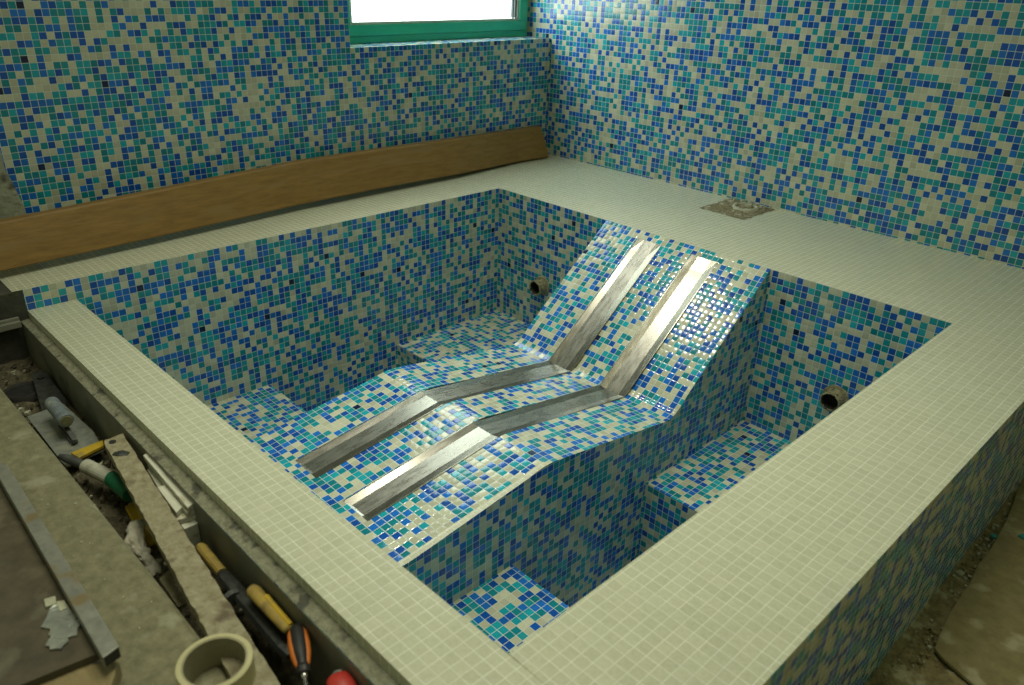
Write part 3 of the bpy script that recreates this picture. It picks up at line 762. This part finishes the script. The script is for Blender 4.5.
# grit on walkway
mb = MB(); rr = random.Random(19)
for i in range(150):
    X = rr.uniform(10, 85); Y = rr.uniform(-103, -93.6); s_ = rr.choice([.03, .04, .05, .07, .11])
    q = [Vector((X+s_*math.cos(a)*rr.uniform(.6, 1.2), Y+s_*math.sin(a)*rr.uniform(.6, 1.2), SZ+s_*.7)) for a in (0, 1.3, 2.5, 3.7, 5)]
    mb.prism(q, (0, 0, -s_*.8))
tag(link('grit', mb, M_CRUMB, weld=False), 'pale grit and mortar dust on the walkway', 'grit', kind='stuff')

# ------------------------------------------------------------------ on the dirt floor
FZ = -19.75
left = [(1030, 470), (1017, 491), (1013.6, 503), (1005, 523.6), (989, 552), (979, 564), (969.5, 583.7), (951, 611), (941, 632), (934.8, 648), (944, 659), (970, 681), (1000, 707)]
pts = [at(u, v, FZ+.35) for u, v in left] + [Vector((150, -60, FZ+.35)), Vector((150, 10, FZ+.35))]
mb = MB(); mb.prism(pts, (0, 0, -.3)); o = link('hardboard_sheet', mb, M_SHEET, weld='closed'); tag(o, 'dusty brown hardboard sheet with a wavy edge on the dirt floor at right', 'board')
mb = MB(); rr = random.Random(23)
for i in range(520):
    X = XO+.3+abs(rr.gauss(0, 1.6)); Y = rr.uniform(-60, 8); s_ = rr.choice([.06, .1, .15, .22])
    q = [Vector((X+s_*math.cos(a)*rr.uniform(.6, 1.2), Y+s_*math.sin(a)*rr.uniform(.6, 1.2), -19.85+s_*.7)) for a in (0, 1.3, 2.5, 3.7, 5)]
    mb.prism(q, (0, 0, -s_*1.4))
o = link('plaster_crumbs', mb, [M_CRUMB, M_DIRT], weld=False); tag(o, 'pale plaster crumbs along the foot of the tiled outer wall', 'rubble', kind='stuff')
for i, p in enumerate(o.data.polygons): p.material_index = 1 if (i//7) % 3 else 0
def chip(u, v, s_, mat, label, z=FZ):
    c = at(u, v, z); mb = MB(); mb.prism([c+Vector((-s_, -s_*.7, .3)), c+Vector((s_*.8, -s_, .3)), c+Vector((s_, s_*.6, .3)), c+Vector((-.2*s_, s_, .3))], (0, 0, -.35))
    tag(link('tile_chip', mb, mat, bevel=.06), label, 'chip')
M_TEAL = rough_mat('teal_glass_chip', (0.03, 0.22, 0.20), (0.05, 0.30, 0.27), 14, 0.2, 0.05, 0.001)
chip(959.5, 573.5, .42, M_CRUMB, 'single pale stone chip between outer wall and hardboard sheet')
chip(993.5, 537, .4, M_TEAL, 'teal tile chip at the wavy edge of the hardboard sheet')
chip(1022, 537, .4, M_TEAL, 'teal tile chip lying on the hardboard sheet at the right edge', FZ+.4)

# ------------------------------------------------------------------ light
w = bpy.data.worlds.new('World'); SC.world = w; w.use_nodes = True
bg = w.node_tree.nodes['Background']; bg.inputs[0].default_value = (0.93, 1.0, 0.62, 1); bg.inputs[1].default_value = 0.19
def lamp(name, kind, loc, energy, color, **kw):
    d = bpy.data.lights.new(name, kind); d.energy = energy; d.color = color
    for k, v in kw.items(): setattr(d, k, v)
    o = bpy.data.objects.new(name, d); COL.objects.link(o); o.location = W3(loc); return o
sp_ = lamp('ceiling_spot', 'SPOT', (-2, -32, 92), 46, (1.0, 0.98, 0.88), shadow_soft_size=0.03, spot_size=math.radians(58), spot_blend=0.9)
sp_.rotation_euler = (W3((44, -30, -12))-W3((-2, -32, 92))).to_track_quat('-Z', 'Y').to_euler()

lamp('overhead_fill', 'AREA', (60, -60, 124), 17, (1.0, 0.99, 0.78), shape='SQUARE', size=1.5, spread=math.radians(95))  # unseen area light, added to brighten the horizontal surfaces from above

# ------------------------------------------------------------------ camera
cd = bpy.data.cameras.new('camera'); cam = bpy.data.objects.new('camera', cd); COL.objects.link(cam)
cd.sensor_width = 36; cd.sensor_fit = 'HORIZONTAL'; cd.lens = F_PX*36/1024; cd.dof.use_dof = True; cd.dof.focus_distance = 2.5; cd.dof.aperture_fstop = 4.5; cd.clip_start = 0.01; cd.clip_end = 100
M = Matrix.Identity(4)
for r in range(3):
    M[r][0] = RX[r]; M[r][1] = -RY[r]; M[r][2] = -RZ[r]; M[r][3] = W3(CAM)[r]
cam.matrix_world = M
SC.camera = cam
SC.view_settings.view_transform = 'Standard'; SC.view_settings.look = 'None'
SC.view_settings.exposure = 0.0; SC.view_settings.gamma = 1.0; SC.view_settings.use_curve_mapping = False
